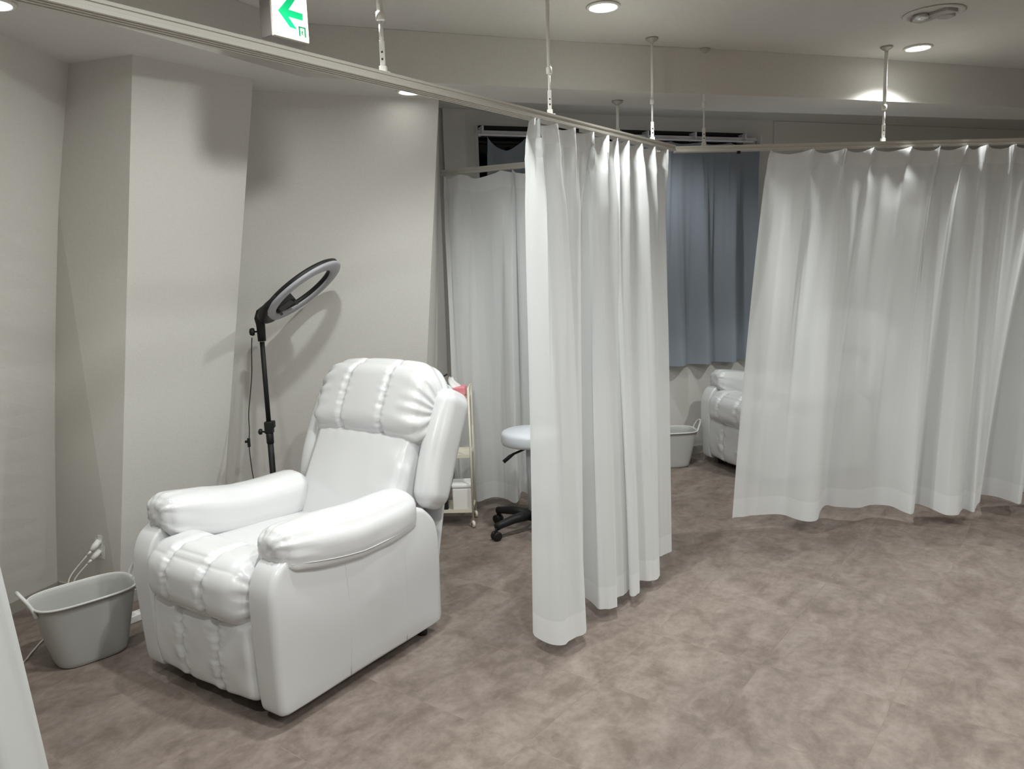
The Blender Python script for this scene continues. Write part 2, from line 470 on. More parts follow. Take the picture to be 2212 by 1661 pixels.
# panel joint right of the window
bm = bmesh.new(); wbox(bm, 0.66, 4.8, 0, CEIL - .002, 0.0, 0.012); struct(bm_obj('wall_panel', bm, 'wall'))
# ---- far walls outside the view
struct(patch('wall_right', (6, 8.2, CEIL), (6, -3, CEIL), (6, -3, 0), (6, 8.2, 0), 'wall', 2))
struct(patch('wall_back', (-3.3, -3, CEIL), (6, -3, CEIL), (6, -3, 0), (-3.3, -3, 0), 'wall', 2))
# ---- baseboards: a strip on the lower edge of each wall
def baseboard(name, p0, p1, lean, side, h=0.065, th=0.008):
    p0 = Vector((*p0, 0)); p1 = Vector((*p1, 0)); lean = Vector((*lean, 0)); side = Vector((*side, 0)).normalized()
    V = []
    for p in (p0, p1):
        for off, z in ((0.001, 0), (th, 0), (th, h), (0.001, h)):
            V.append(p + side * off + lean * (z / SOFF) + Vector((0, 0, z)))
    return struct(mesh_obj(name, V, [(0, 1, 2, 3), (4, 7, 6, 5), (0, 4, 5, 1), (1, 5, 6, 2), (2, 6, 7, 3), (3, 7, 4, 0)], 'baseboard', None, False))
baseboard('baseboard_left', (-2.306, 3.653), (-2.525, 3.0), (0.64, -0.50), (0.94, -0.3))
baseboard('baseboard_side', (-1.900, 3.458), (-2.306, 3.653), (0.60, -0.45), (-0.43, -0.9))
baseboard('baseboard_pillar', (-1.586, 3.886), (-1.900, 3.458), (0.514, -0.404), (0.81, -0.59))
baseboard('baseboard_sloped', (-0.600, 4.585), (-1.60, 4.20), (0.28, -0.59), (0.35, -0.93))
baseboard('baseboard_window', tuple(wpt(4.8, 0)[:2]), tuple(wpt(-2.0, 0)[:2]), (0, 0), (0.3333, -0.9428))

# ================================================================ CEILING FIXTURES
def downlight(x, y, z, f, label, cone):
    t = thing('downlight', label, 'ceiling light', (x, y, z), 0, 'round ceiling downlights')
    lathe('trim_ring', [(0.068, -0.0005), (0.072, -0.003), (0.066, -0.008), (0.059, -0.009), (0.056, -0.004), (0.056, -0.0005)], 'white_plastic', t)
    lathe('diffuser', [(0.0, -0.0062), (0.03, -0.0060), (0.0555, -0.0040), (0.0555, -0.0006)], 'lamp_glow', t)
    ld = bpy.data.lights.new('lamp', 'SPOT'); ld.energy = LAMP_W * f; ld.color = LAMP_COL
    ld.spot_size = math.radians(cone); ld.spot_blend = 0.6; ld.shadow_soft_size = 0.045
    lo = bpy.data.objects.new('lamp', ld); COL.objects.link(lo); lo.parent = t; lo.location = (0, 0, -0.012)
    return t
for x, y, z, f, lab, cone in LIGHTS: downlight(x, y, z, f, lab, cone)

# recessed round emergency fixture
t = thing('ceiling_fixture', 'round recessed grey ceiling fixture with dark sockets, not lit', 'ceiling fixture', (1.934, 3.629, CEIL))
lathe('trim_ring', [(0.125, -0.0005), (0.128, -0.003), (0.118, -0.007), (0.105, -0.008), (0.100, -0.003)], 'ceiling', t, 48)
lathe('recess', [(0.0, -0.0008), (0.100, -0.0012)], 'dark_recess', t, 48)
bm = bmesh.new(); add_box(bm, (0, 0, -0.010), (0.07, 0.185, 0.016), Matrix.Rotation(math.radians(25), 3, 'Z'), 0.004); bm_obj('bracket', bm, 'fixture_grey', t)
lathe('lamp_cup', [(0.034, -0.002), (0.036, -0.02), (0.026, -0.024), (0.0, -0.012)], 'silver', t, 24, (-0.05, 0.012, 0))
lathe('lamp_cup', [(0.034, -0.002), (0.036, -0.02), (0.026, -0.024), (0.0, -0.012)], 'fixture_grey', t, 24, (0.052, -0.010, 0))

# exit sign hanging from the ceiling, parallel to the long rail
u = Vector((0.6, 0.8, 0)); nn = Vector((0.8, -0.6, 0))
sa = math.atan2(0.8, 0.6)
sg = thing('exit_sign', 'lit cream exit sign with green left arrow hanging from the ceiling', 'sign', (-0.786, 2.827, 2.36), sa)
# local: +x along the face, -y towards the viewer side
Wd, Hd, Th = 0.150, 0.200, 0.062
bm = bmesh.new(); add_box(bm, (Wd / 2, Th / 2 + .002, Hd / 2), (Wd + .010, Th, Hd + .008), None, 0.004); bm_obj('housing', bm, 'sign_body', sg)
bm = bmesh.new(); add_box(bm, (Wd / 2, -0.0012, Hd / 2), (Wd, 0.004, Hd)); bm_obj('face_panel', bm, 'sign_face', sg)
bm = bmesh.new(); add_box(bm, (Wd / 2, Th / 2, Hd + 0.015), (0.06, 0.04, 0.024)); bm_obj('ceiling_mount', bm, 'sign_body', sg)
def flat_poly(name, polys, mat, y0, y1):
    V = []; Fc = []
    for poly in polys:
        n = len(poly); b = len(V)
        V += [Vector((p[0], y0, p[1])) for p in poly] + [Vector((p[0], y1, p[1])) for p in poly]
        Fc += [tuple(b + i for i in range(n)), tuple(b + n + i for i in range(n))[::-1]]
        for i in range(n): j = (i + 1) % n; Fc.append((b + i, b + j, b + n + j, b + n + i))
    return mesh_obj(name, V, Fc, mat, sg, False)
flat_poly('arrow', [[(.022, .083), (.068, .037), (.098, .035), (.064, .071), (.126, .071), (.127, .094), (.067, .095), (.098, .134), (.069, .134)]], 'sign_green', -0.0034, -0.0050)
flat_poly('door_pictogram', [[(.106, .015), (.113, .015), (.113, .048), (.106, .048)], [(.106, .044), (.137, .044), (.137, .049), (.106, .049)], [(.131, .015), (.137, .015), (.137, .049), (.131, .049)],
    [(.119, .037), (.1225, .037), (.1225, .0405), (.119, .0405)], [(.117, .028), (.122, .036), (.125, .034), (.1205, .026)], [(.1205, .028), (.1235, .027), (.126, .018), (.1235, .018)],
    [(.119, .027), (.1215, .026), (.118, .019), (.1155, .019)], [(.115, .032), (.119, .034), (.119, .0315), (.116, .030)], [(.122, .034), (.1275, .031), (.127, .029), (.122, .031)]], 'sign_dark_green', -0.0034, -0.0048)

# ================================================================ RAILS AND HANGING RODS
RZ0, RZ1 = 2.085, 2.113
def rail(name, a, b, label, width=0.052, z0=RZ0, h=0.028):
    a = Vector((*a, 0)); b = Vector((*b, 0)); d = (b - a).normalized(); n = Vector((d.y, -d.x, 0))
    hw = width / 2
    # ribbed aluminium section, two slots underneath
    P = [(-hw, h), (-hw, h * .72), (-hw + .003, h * .66), (-hw + .003, h * .40), (-hw, h * .34), (-hw, 0), (-hw + .009, 0), (-hw + .009, .006), (-hw + .015, .006), (-hw + .015, 0), (-.003, 0), (-.003, .004), (.003, .004), (.003, 0),
         (hw - .015, 0), (hw - .015, .006), (hw - .009, .006), (hw - .009, 0), (hw, 0), (hw, h * .34), (hw - .003, h * .40), (hw - .003, h * .66), (hw, h * .72), (hw, h)]
    V = []; Fc = []
    k = len(P)
    for p in (a, b):
        for q in P: V.append(p + n * q[0] + Vector((0, 0, z0 + q[1])))
    for i in range(k): j = (i + 1) % k; Fc.append((i, j, j + k, i + k))
    Fc.append(tuple(range(k))); Fc.append(tuple(range(k, 2 * k))[::-1])
    t = thing(name, label, 'curtain rail')
    mesh_obj('track', V, Fc, 'rail', t, False)
    return t
CORNER = (0.845, 4.030)
RD = Vector((0.6, 0.8, 0))
R1A = (CORNER[0] - 0.59 * 4.3, CORNER[1] - 0.807 * 4.3)
r1 = rail('curtain_rail', R1A, (CORNER[0] + .0, CORNER[1] + .0), 'long wide curtain rail running from the top left corner of the ceiling', 0.055)
r2 = rail('curtain_rail', (CORNER[0] + 0.030, CORNER[1] + 0.050), (5.5, 4.36), 'curtain rail carrying the wide white curtain at the right', 0.050)
r3 = rail('curtain_rail', (CORNER[0] - 0.040, CORNER[1] + 0.040), (-0.368, 4.66), 'short curtain rail ending at the dark wall behind the shelf', 0.034, 2.075, 0.030)
for t, a, d in ((r1, Vector((0.300, 3.28, 0)), RD), (r2, Vector((1.21, 4.10, 0)), Vector((1, 0.07, 0)))):
    lathe('runner', [(0.0, -0.014), (0.010, -0.012), (0.010, 0.0), (0.004, 0.004)], 'black_plastic', t, 12, (a.x, a.y, RZ0 - 0.001))

def rod(x, y, ztop, zbot, zcollar, ru, rl, label, flange=True):
    t = thing('hanging_rod', label, 'ceiling rod', (x, y, 0), 0, 'white rods that carry the curtain rails')
    lathe('ceiling_flange', [(0.0, ztop - .0005), (0.030, ztop - .0005), (0.031, ztop - .005), (0.024, ztop - .012), (ru + .002, ztop - .020), (ru, ztop - .024)], 'fixture_grey', t, 24)
    lathe('upper_tube', [(ru, zcollar), (ru, ztop - .02)], 'rod_white', t, 16)
    lathe('collar', [(ru, zcollar + .012), (ru + .004, zcollar + .010), (ru + .004, zcollar - .012), (rl, zcollar - .015)], 'rod_white', t, 16)
    lathe('lower_tube', [(rl, zbot + .085), (rl, zcollar - .012)], 'rod_white', t, 14)
    bm = bmesh.new()
    add_box(bm, (0, 0, zbot + .055), (.015, .010, .075), None, .002)
    add_box(bm, (0, 0, zbot + .010), (.022, .016, .022), None, .002)
    add_box(bm, (0, 0, zbot + .002), (.040, .024, .004))
    b = bm_obj('rail_bracket', bm, 'rod_white', t)
    lathe('screw', [(0, 0), (.003, 0), (.003, .002), (0, .003)], 'black_plastic', b, 10, (0, -.0055, zbot + .06), True, (0, -1, 0))
    lathe('screw', [(0, 0), (.003, 0), (.003, .002), (0, .003)], 'black_plastic', b, 10, (0, -.0055, zbot + .04), True, (0, -1, 0))
    return t
rod(-0.350, 2.392, CEIL, RZ1, 2.275, .0095, .0065, 'bright telescopic rod holding the long rail beside the exit sign')
rod(0.183, 3.120, CEIL, RZ1, 2.28, .0075, .005, 'thin rod holding the long rail just left of the front white curtain')
rod(0.722, 3.872, CEIL, RZ1, 2.30, .007, .005, 'rod holding the long rail near its far end above the front curtain')
rod(1.028, 4.095, CEIL, RZ1, 2.32, .0055, .004, 'thin rod at the left start of the right hand curtain rail')
rod(1.985, 4.165, CEIL, RZ1, 2.29, .009, .006, 'rod beside the lit spot on the beam above the right curtain')
rod(0.598, 4.185, SOFF, RZ1 - .005, 2.22, .0075, .005, 'short rod hanging from the low soffit behind the rail corner')

# ================================================================ CURTAINS
C1B = [(0.051, 3.025), (0.063, 2.971), (0.109, 2.905), (0.151, 2.891), (0.195, 2.903), (0.269, 3.009), (0.275, 3.20), (0.294, 3.344), (0.342, 3.21), (0.383, 3.193), (0.423, 3.204), (0.44, 3.293), (0.483, 3.33), (0.507, 3.399), (0.517, 3.317), (0.546, 3.335), (0.572, 3.479), (0.632, 3.48), (0.676, 3.537), (0.715, 3.76), (0.753, 3.788), (0.811, 3.848)]
C2B = [(1.272, 4.349), (1.361, 4.365), (1.46, 4.398), (1.534, 4.398), (1.582, 4.368), (1.653, 4.26), (1.745, 4.284), (1.883, 4.522), (1.943, 4.497), (2.062, 4.449), (2.161, 4.511), (2.259, 4.482), (2.288, 4.346), (2.321, 4.325), (2.42, 4.483), (2.463, 4.433), (2.493, 4.282), (2.569, 4.274), (2.65, 4.386), (2.675, 4.322), (2.792, 4.461), (2.894, 4.62), (2.969, 4.582), (3.0, 4.502), (3.027, 4.444), (3.181, 4.656), (3.233, 4.591), (3.265, 4.473)]
C3B = [(-0.381, 4.713), (-0.347, 4.888), (-0.246, 4.786), (-0.193, 4.83), (-0.136, 4.864), (-0.057, 4.815), (0.008, 4.738), (0.041, 4.969), (0.11, 4.877), (0.18, 4.749), (0.249, 4.924), (0.301, 4.785)]
def scaled(P, k): return [(x * k, y * k) for x, y in P]
def curtain(name, label, cat, topA, topB, bot, ztop, zbot, npl, mats=('sheer', 'sheer_double', 'sheer_double'), seed=0, per=10, head=0.040, hemf=0.052, nv=72, tamp=0.024, fmix=0.55, sag=0.016, fine=0.006, wpow=0.7, group=None, fold=0.022):
    A = Vector((*topA, 0)); B = Vector((*topB, 0)); D = B - A; Ln = D.length; d = D.normalized(); n = Vector((-d.y, d.x, 0))
    B0 = [Vector((*p, 0)) for p in bot]
    bb = catmull(B0, per); m = len(bb)
    # where each sample of the hem hangs from on the rail
    pr = [(p - bb[0]).dot(d) for p in bb]; tot = pr[-1] if abs(pr[-1]) > 1e-6 else 1
    arc = [0]
    for i in range(1, m): arc.append(arc[-1] + (bb[i] - bb[i - 1]).length)
    f = []; last = -1
    for i in range(m):
        v = fmix * (pr[i] / tot) + (1 - fmix) * arc[i] / arc[-1]
        v = max(v, last + 0.0005); f.append(v); last = v
    f = [(v - f[0]) / (f[-1] - f[0]) for v in f]
    rows = []
    vs = [k / nv for k in range(nv + 1)]
    def nearest(x): return min(range(nv + 1), key=lambda k: abs(vs[k] - x))
    kh, kb = nearest(head), nearest(1 - hemf)
    G = []
    for k, v in enumerate(vs):
        w = v ** wpow if v > 0 else 0
        row = []
        for i in range(m):
            s = arc[i] / arc[-1]
            ph = 2 * PI * npl * s
            # pinch pleats at the heading
            tri = abs(((npl * s) % 1.0) - 0.5) * 2       # 1 at the pleat, 0 between
            pin = tri ** 5
            wavy = math.sin(ph)
            a = tamp * ((0.35 * wavy - 0.9 * pin) if v < head * 1.6 else (0.5 * wavy - 0.7 * pin) * math.exp(-(v - head * 1.6) / 0.22))
            top = A + d * (Ln * f[i]) + n * a
            # gathers: cloth is pulled sideways towards each pleat at the pinch line
            g = math.exp(-((v - head * 1.3) / 0.03) ** 2) * 0.012
            top += d * (-math.sin(ph) * g)
            p = top.lerp(bb[i], w)
            # fine irregular folds
            fn = nz3(s * 26 + seed * 7, v * 1.1, seed) * fine * (0.5 + 1.3 * math.sin(PI * min(1, v * 1.15)) ** 1) + nz3(s * 70 + seed, v * 2.0, 3 + seed) * fine * 0.55
            # soft V-shaped drapes that die away below the heading
            fn += 0.014 * math.exp(-v / 0.20) * math.sin(ph * 2 + 5 * v * (1 if int(s * npl) % 2 else -1)) * (1 - math.exp(-v / 0.03))
            # long soft folds that run the full height
            fo = math.sin(2 * PI * npl * 0.85 * s + 2.2 * nz3(s * 5, seed, 1.3) + 0.5 * v)
            fn += fold * math.copysign(abs(fo) ** 0.7, fo) * min(1, max(0, v - .03) / .12) * (1 - .62 * v)
            p = p + n * fn
            z = ztop + (zbot - ztop) * v - sag * (1 - tri ** 1.5) * max(0, 1 - v / 0.12)
            row.append(Vector((p.x, p.y, z)))
        G.append(row)
    t = thing(name, label, cat, (A.x, A.y, 0), 0, group)
    O = Vector((A.x, A.y, 0))
    def part(nm, k0, k1, mat):
        V = [G[k][i] - O for k in range(k0, k1 + 1) for i in range(m)]
        Fc = [(r * m + i, r * m + i + 1, (r + 1) * m + i + 1, (r + 1) * m + i) for r in range(k1 - k0) for i in range(m - 1)]
        return mesh_obj(nm, V, Fc, mat, t, True)
    part('heading', 0, kh, mats[1]); part('drape', kh, kb, mats[0]); part('hem', kb, nv, mats[2])
    return t
curtain('sheer_curtain', 'front white sheer curtain gathered at the corner end of the long rail', 'curtain', (0.100, 3.000), (0.790, 3.945), scaled(C1B, 0.985), 2.082, 0.052, 11, seed=1, per=14, nv=84, tamp=.030, fine=.008)
curtain('sheer_curtain', 'wide white sheer curtain hanging across the right side, hiding a recliner', 'curtain', (1.360, 4.088), (3.25, 4.205), scaled(C2B, 0.965), 2.082, 0.08, 12, seed=2, per=12, fmix=0.7, tamp=.032, fine=.009, sag=.022)
curtain('sheer_curtain', 'white sheer curtain behind the shelf and stool, on the short rail', 'curtain', (-0.345, 4.64), (0.36, 4.27), scaled(C3B, 0.992), 2.07, 0.055, 5, seed=3, tamp=0.030, per=12, fmix=0.8, sag=0.03)
# near left curtain pushed along the rail towards the camera side
lc = []
for i in range(15):
    q = Vector((-1.005, 1.535, 0)) - RD * (0.050 * i) + Vector((-0.8, 0.6, 0)) * (0.045 * math.sin(i * 1.7) + (0.03 if i else 0))
    lc.append((q.x, q.y))
curtain('sheer_curtain', 'white sheer curtain edge at the lower left, nearest the viewer', 'curtain', (-1.11, 1.355), (-1.50, 0.82), lc, 2.082, 0.045, 7, seed=4, per=8, tamp=0.03)

# grey curtains on the window
def wseq(s0, s1, off, amp, n, seed):
    rnd = random.Random(seed); out = []
    for i in range(n + 1):
        s = s0 + (s1 - s0) * i / n + rnd.uniform(-.012, .012)
        p = wpt(s, 0, off + amp * (1 if i % 2 else -1) * rnd.uniform(.6, 1.1))
        out.append((p.x, p.y))
    return out
def grey(label, s0, s1, n, seed, ztop, npl, sag=0.012, tamp=.02):
    a = wpt(s0, 0, .075); b = wpt(s1, 0, .075)
    return curtain('window_curtain', label, 'curtain', (a.x, a.y), (b.x, b.y), wseq(s0, s1, .085, .055, n, seed), ztop, 0.735, npl, ('grey_cloth',) * 3, seed=seed, per=10, tamp=tamp, sag=sag, fine=.007, hemf=.03, group='blackout curtains on the window')
grey('blue grey curtain over the left half of the window, sagging from its hooks', -1.735, -0.62, 10, 11, 2.400, 4, 0.085, .035)
grey('blue grey curtain over the right half of the window, hanging straight', -0.58, 0.455, 9, 12, 2.400, 4, 0.012, .03)
t = thing('window_curtain_rail', 'white double curtain rail along the top of the window', 'curtain rail')
bm = bmesh.new(); wbox(bm, -1.80, 0.47, 2.425, 2.447, 0.045, 0.060); bm_obj('track', bm, 'window_white', t)
bm = bmesh.new(); wbox(bm, -1.80, 0.40, 2.405, 2.416, 0.090, 0.105); bm_obj('track', bm, 'window_white', t)
for s in (-1.76, -1.36, -0.95, -0.5, -0.1, 0.34):
    bm = bmesh.new(); wbox(bm, s - .006, s + .006, 2.414, 2.472, 0.003, 0.090); bm_obj('bracket', bm, 'window_white', t)
bm = bmesh.new(); wbox(bm, 0.462, 0.474, 2.400, 2.450, 0.040, 0.108); bm_obj('end_cap', bm, 'window_white', t)
# black hook on the wall right of the window
t = thing('wall_hook', 'small black curtain holdback on the wall beside the grey curtain', 'hook')
bm = bmesh.new(); wbox(bm, 0.475, 0.535, 1.322, 1.350, 0.002, 0.05); bm_obj('arm', bm, 'black_plastic', t)
bm = bmesh.new(); wbox(bm, 0.50, 0.55, 1.25, 1.318, 0.013, 0.022); bm_obj('plate', bm, 'grey_plastic', t)

# ================================================================ RECLINER
def make_recliner(label, loc, rz):
    t = thing('recliner_chair', label, 'armchair', loc, rz, 'white recliner chairs')
    SX = (-0.105, 0.105)
    def segs(x, depth=0.016, width=0.016):
        return sum(groove(x - s, depth, width) for s in SX)
    def crinkle(x, u, amp, freq, seed, wid=0.05):
        """short wrinkles that run away from each seam"""
        r = 0
        for s in SX:
            dd = abs(x - s)
            e = math.exp(-(dd / wid) ** 2)
            r += amp * e * math.sin(freq * u + 40 * (dd) * (1 if x > s else -1) + 3 * nz3(u * 8, seed, s * 9)) * (0.4 + 0.6 * abs(nz3(u * 14, seed + s, 2)) * 2)
        return r
    # --- side panels (arm boxes)
    outl = [(-.405, .047), (-.30, .045), (-.15, .045), (0, .045), (.15, .045), (.30, .046), (.400, .048), (.430, .060), (.434, .12), (.433, .25), (.430, .36), (.424, .44), (.408, .500), (.372, .545), (.33, .575), (.25, .592), (.10, .598), (-.05, .602), (-.20, .610), (-.30, .612), (-.355, .600), (-.405, .568), (-.432, .52), (-.444, .46), (-.444, .36), (-.440, .25), (-.434, .12), (-.426, .060)]
    pts = catmull([(y, z, 0) for y, z in outl] + [(outl[0][0], outl[0][1], 0)], 4)[:-1]
    cy, cz = 0.0, 0.33
    def panel(sgn):
        V = []; Fc = []; n = len(pts)
        x0, x1, r = 0.292, 0.406, 0.026
        rings = []
        for k in range(7):       # inner edge rounding
            a = PI / 2 * k / 6; rings.append((x0 + r * (1 - math.sin(a)), r * (1 - math.cos(PI / 2 - a)) if False else r * (1 - math.sin(a)), 0))
        rings = []
        for k in range(6): a = PI / 2 * k / 5; rings.append((x0 + .012 * (1 - math.cos(a)), .012 * (1 - math.sin(a)), 0))
        for k in range(8): a = PI / 2 * k / 7; rings.append((x1 - r * (1 - math.sin(a)), r * (1 - math.cos(a)), 0))
        scales = [.88, .78, .66, .54, .42, .30, .18, .08]
        for (x, inset, _) in rings:
            for p in pts:
                v = Vector((p.x - cy, p.y - cz)); L = v.length; v = v * ((L - inset) / L)
                V.append(Vector((x, v.x + cy, v.y + cz)))
        base = V[-n:]
        for sc_ in scales:
            for b in base:
                y = cy + (b.y - cy) * sc_; z = cz + (b.z - cz) * sc_
                x = x1 + 0.013 * max(0, 1 - (y / .44) ** 2) * max(0, 1 - ((z - .32) / .30) ** 2)
                x += 0.003 * nz3(y * 5, z * 5, 1.7)
                V.append(Vector((x, y, z)))
        nr = len(rings) + len(scales)
        V = [Vector((v.x + 0.010 * math.exp(-((v.z - .42) / .2) ** 2) * (1 if v.x > .34 else 0), v.y, v.z)) for v in V]
        V.append(Vector((x1 + .0232, cy, cz)))
        V = [Vector((v.x * sgn, v.y, v.z)) for v in V]
        for i in range(nr - 1):
            for k in range(n):
                a = i * n + k; b = i * n + (k + 1) % n; Fc.append((a, b, b + n, a + n))
        for k in range(n): Fc.append(((nr - 1) * n + k, (nr - 1) * n + (k + 1) % n, nr * n))
        Fc.append(tuple(range(n)))
        mesh_obj('side_panel', V, Fc, 'leather', t, True)
    panel(1); panel(-1)
    for sgn in (1, -1):
        for y in (.195, -.115):
            path = []
            for k in range(16):
                z = .062 + .515 * k / 15
                x = .406 + 0.013 * max(0, 1 - (y / .44) ** 2) * max(0, 1 - ((z - .32) / .30) ** 2) + 0.010 * math.exp(-((z - .42) / .2) ** 2)
                path.append((sgn * (x - .0006), y + .004 * math.sin(z * 9), z))
            tube('seam', path, .0013, 'leather', t, 6)
    # --- arm pads
    def arm(sgn):
        def disp(p, n):
            yy = p.y / 0.375   # -1 front .. 1 back
            front = max(0, min(1, (-yy - 0.55) / 0.45))
            ang = math.atan2(p.z, p.x)
            r = -0.010 * front * (0.5 + 0.5 * math.sin(ang * 13 + 2.5 * nz3(p.x * 20, p.z * 20, 1) + 6 * p.y)) * (0.6 + abs(nz3(ang * 3, 4, sgn)))
            r += groove(p.z + .030, .003, .005) if abs(p.x) > .05 else 0
            r += 0.004 * nz3(p.x * 9, p.y * 6, p.z * 9 + sgn)
            return r
        def warp(p):
            yy = p.y / 0.375
            k = 1.0 - 0.22 * max(0, -yy - .3) ** 1.5 - 0.10 * max(0, yy - .5)
            x = p.x * k; z = p.z * (1 - 0.18 * max(0, -yy - .4))
            z += 0.578 - 0.024 * yy + (0.030 * max(0, -yy) if sgn < 0 else 0) + 0.022 * yy * yy - 0.050 * max(0, -yy - .72) ** 1.3
            if p.x * sgn > 0: z -= 0.020 * (p.x * sgn / .08) * (1 - .5 * abs(yy))
            else: z += 0.022 * (p.x * sgn / .09) * (1 if p.z < 0 else .4)
            y = p.y * .92 - 0.035
            return Vector((x + sgn * (0.338 - .012 * max(0, yy) - (.022 if sgn < 0 else 0)), y, z))
        cushion('arm_pad', (.098, .375, .084), .056, (.008, .010, .014), 'leather', t, disp, warp, 60)
        wp = [warp(Vector((sgn * (.1035 - .004 * (y / .36) ** 2 - .010 * max(0, abs(y) - .27) / .08), y, -.028))) for y in [-.345 + .69 * k / 24 for k in range(25)]]
        tube('piping', wp, .0019, 'leather', t, 6)
    arm(1); arm(-1)
    # --- seat cushion
    cushion('seat_cushion', (.288, .30, .085), .04, (.0, .0, .016), 'leather', t, lambda p, n: .003 * nz3(p.x * 8, p.y * 8, 1), lambda p: Vector((p.x, p.y + .02, p.z + .415 - .06 * (p.y))), 34)
    # --- thick front roll of the seat, three segments
    def droll(p, n):
        ang = math.atan2(p.z + 0.02, -p.y)        # position round the roll
        r = segs(p.x, .015, .013) 
        r += crinkle(p.x, ang, .0045, 15, 2.0, .030)
        edge = max(0, abs(p.x) - .235) / .05
        r += .0032 * edge * math.sin(ang * 15 + 2 * nz3(ang * 4, p.x, 1))
        r += groove(ang - 1.02, .004, .035) if abs(p.x) < .1 else 0
        return r
    def wroll(p):
        return Vector((p.x, p.y - .345 - .018 * (1 - (p.x / .29) ** 2), p.z + .452 + 0.006 * (1 - (p.x / .29) ** 2)))
    cushion('front_roll', (.292, .130, .118), .090, (.0, .012, .008), 'leather', t, droll, wroll, 84)
    # --- footrest panel
    def dfoot(p, n):
        r = segs(p.x, .013, .014) + crinkle(p.x, p.z * 5.5, .0065, 13, 5.0, .035)
        r += .006 * nz3(p.x * 10, p.z * 10, 4)
        return r
    def wfoot(p):
        return Vector((p.x, p.y - .395 - .012 * math.cos(p.z / .13 * 1.3), p.z + .222 - .014 * (1 - (p.x / .29) ** 2)))
    cushion('footrest', (.291, .045, .152), .036, (0, .008, 0), 'leather', t, dfoot, wfoot, 84)
    # --- backrest, tilted
    th = math.radians(27); H = Vector((0, .262, .430))
    def tilt(p, bend=0.0):
        y = p.y + bend * p.z * p.z
        return Vector((p.x, H.y + y * math.cos(th) + p.z * math.sin(th), H.z - y * math.sin(th) + p.z * math.cos(th)))
    def dback(p, n):
        r = .005 * nz3(p.x * 6, p.z * 6, 2)
        if n.y < -.3:
            e = max(0, min(1, (p.x - .10) / .18))
            r += .006 * e * math.sin(38 * (p.z + .55 * p.x) + 3 * nz3(p.x * 5, p.z * 5, 1)) * max(0, nz3(p.x * 4 + 3, p.z * 5, 7) + .35)
            e2 = max(0, (p.z - .16) / .07)
            r += .0025 * e2 * math.sin(p.x * 90 + 3 * nz3(p.x * 9, 1, 1))
        r += groove(abs(p.x) - .262, .003, .005)
        return r
    cushion('backrest', (.292, .085, .245), .045, (.0, .030, .0), 'leather', t, dback, lambda p: tilt(p + Vector((0, .045, .225))), 60)
    def dhead(p, n):
        r = groove(p.x + .120, .014, .012) + groove(p.x - .118, .014, .012)
        ang = math.atan2(p.z, -p.y)
        r += crinkle(p.x * .105 / .119, p.z * 6 + ang, .0046, 12, 9.0, .022)
        e = max(0, min(1, (abs(p.x) - .19) / .11))
        r += .0050 * e * math.sin(14 * ang + 10 * p.z + 2.5 * nz3(p.y * 8, p.z * 8, 6)) * (.4 + abs(nz3(ang, p.x * 5, 3)) * 1.6)
        r += groove(p.z + .170, .004, .010)
        return r
    def whead(p):
        k = 1 - .10 * max(0, p.z / .18) ** 2
        z = p.z - .018 * (p.x / .31) ** 4
        return tilt(Vector((p.x * k + .010, p.y + .025, z + .600)))
    cushion('head_cushion', (.334, .118, .178), .095, (.0, .022, .014), 'leather', t, dhead, whead, 96)
    # --- side wings of the back
    def wing(sgn):
        tw = math.radians(24)
        def warp(p):
            y = p.y + .35 * (p.z ** 2) * 0.5
            k = 1 - .25 * max(0, -p.z / .25) ** 3
            y2 = (y * k) * math.cos(tw) + p.z * math.sin(tw); z2 = -(y * k) * math.sin(tw) + p.z * math.cos(tw)
            return Vector((p.x + sgn * .350, y2 + .530, z2 + .775))
        cushion('back_wing', (.058, .090, .250), .054, (.004, .008, .010), 'leather', t, lambda p, n: .004 * nz3(p.x * 7, p.y * 7, p.z * 5 + sgn), warp, 50)
    wing(1); wing(-1)
    # --- back shell and the cloth behind it
    cushion('back_shell', (.262, .040, .34), .030, (0, .02, 0), 'leather', t, None, lambda p: tilt(p + Vector((0, .165, .40))), 30)
    cushion('rear_flap', (.330, .010, .175), .008, (0, .006, 0), 'leather', t, lambda p, n: .004 * nz3(p.x * 9, 0, p.z * 4), lambda p: Vector((p.x, p.y + .535 + .25 * (p.z), p.z + .395)), 26)
    cushion('rear_panel', (.290, .020, .20), .015, (0, .004, 0), 'leather', t, None, lambda p: Vector((p.x, p.y + .405, p.z + .27)), 20)
    # --- base and feet
    bm = bmesh.new()
    add_box(bm, (0, .0, .075), (.58, .78, .045)); add_box(bm, (-.2, 0, .045), (.03, .72, .03)); add_box(bm, (.2, 0, .045), (.03, .72, .03))
    bm_obj('base_frame', bm, 'black_metal', t)
    for x, y in ((.345, .360), (-.345, .360), (.30, -.33), (-.30, -.33), (0.02, -.34)):
        lathe('foot', [(0, 0), (.020, 0), (.022, .004), (.022, .050), (0, .052)], 'black_plastic', t, 18, (x, y, 0))
    return t
b_ax = Vector((.560, .829, 0)); u_ax = Vector((.829, -.560, 0))
O1 = Vector((-0.802, 2.386, 0)) - u_ax * .415 + b_ax * .430
rec = make_recliner('large white leather recliner chair in front, beside the grey tub', (O1.x, O1.y, 0), math.radians(-34.04))
rec2 = copy_tree(rec, (1.985, 5.53, 0), math.radians(-70.5), 'white leather recliner chair far back, half hidden by the right curtain')

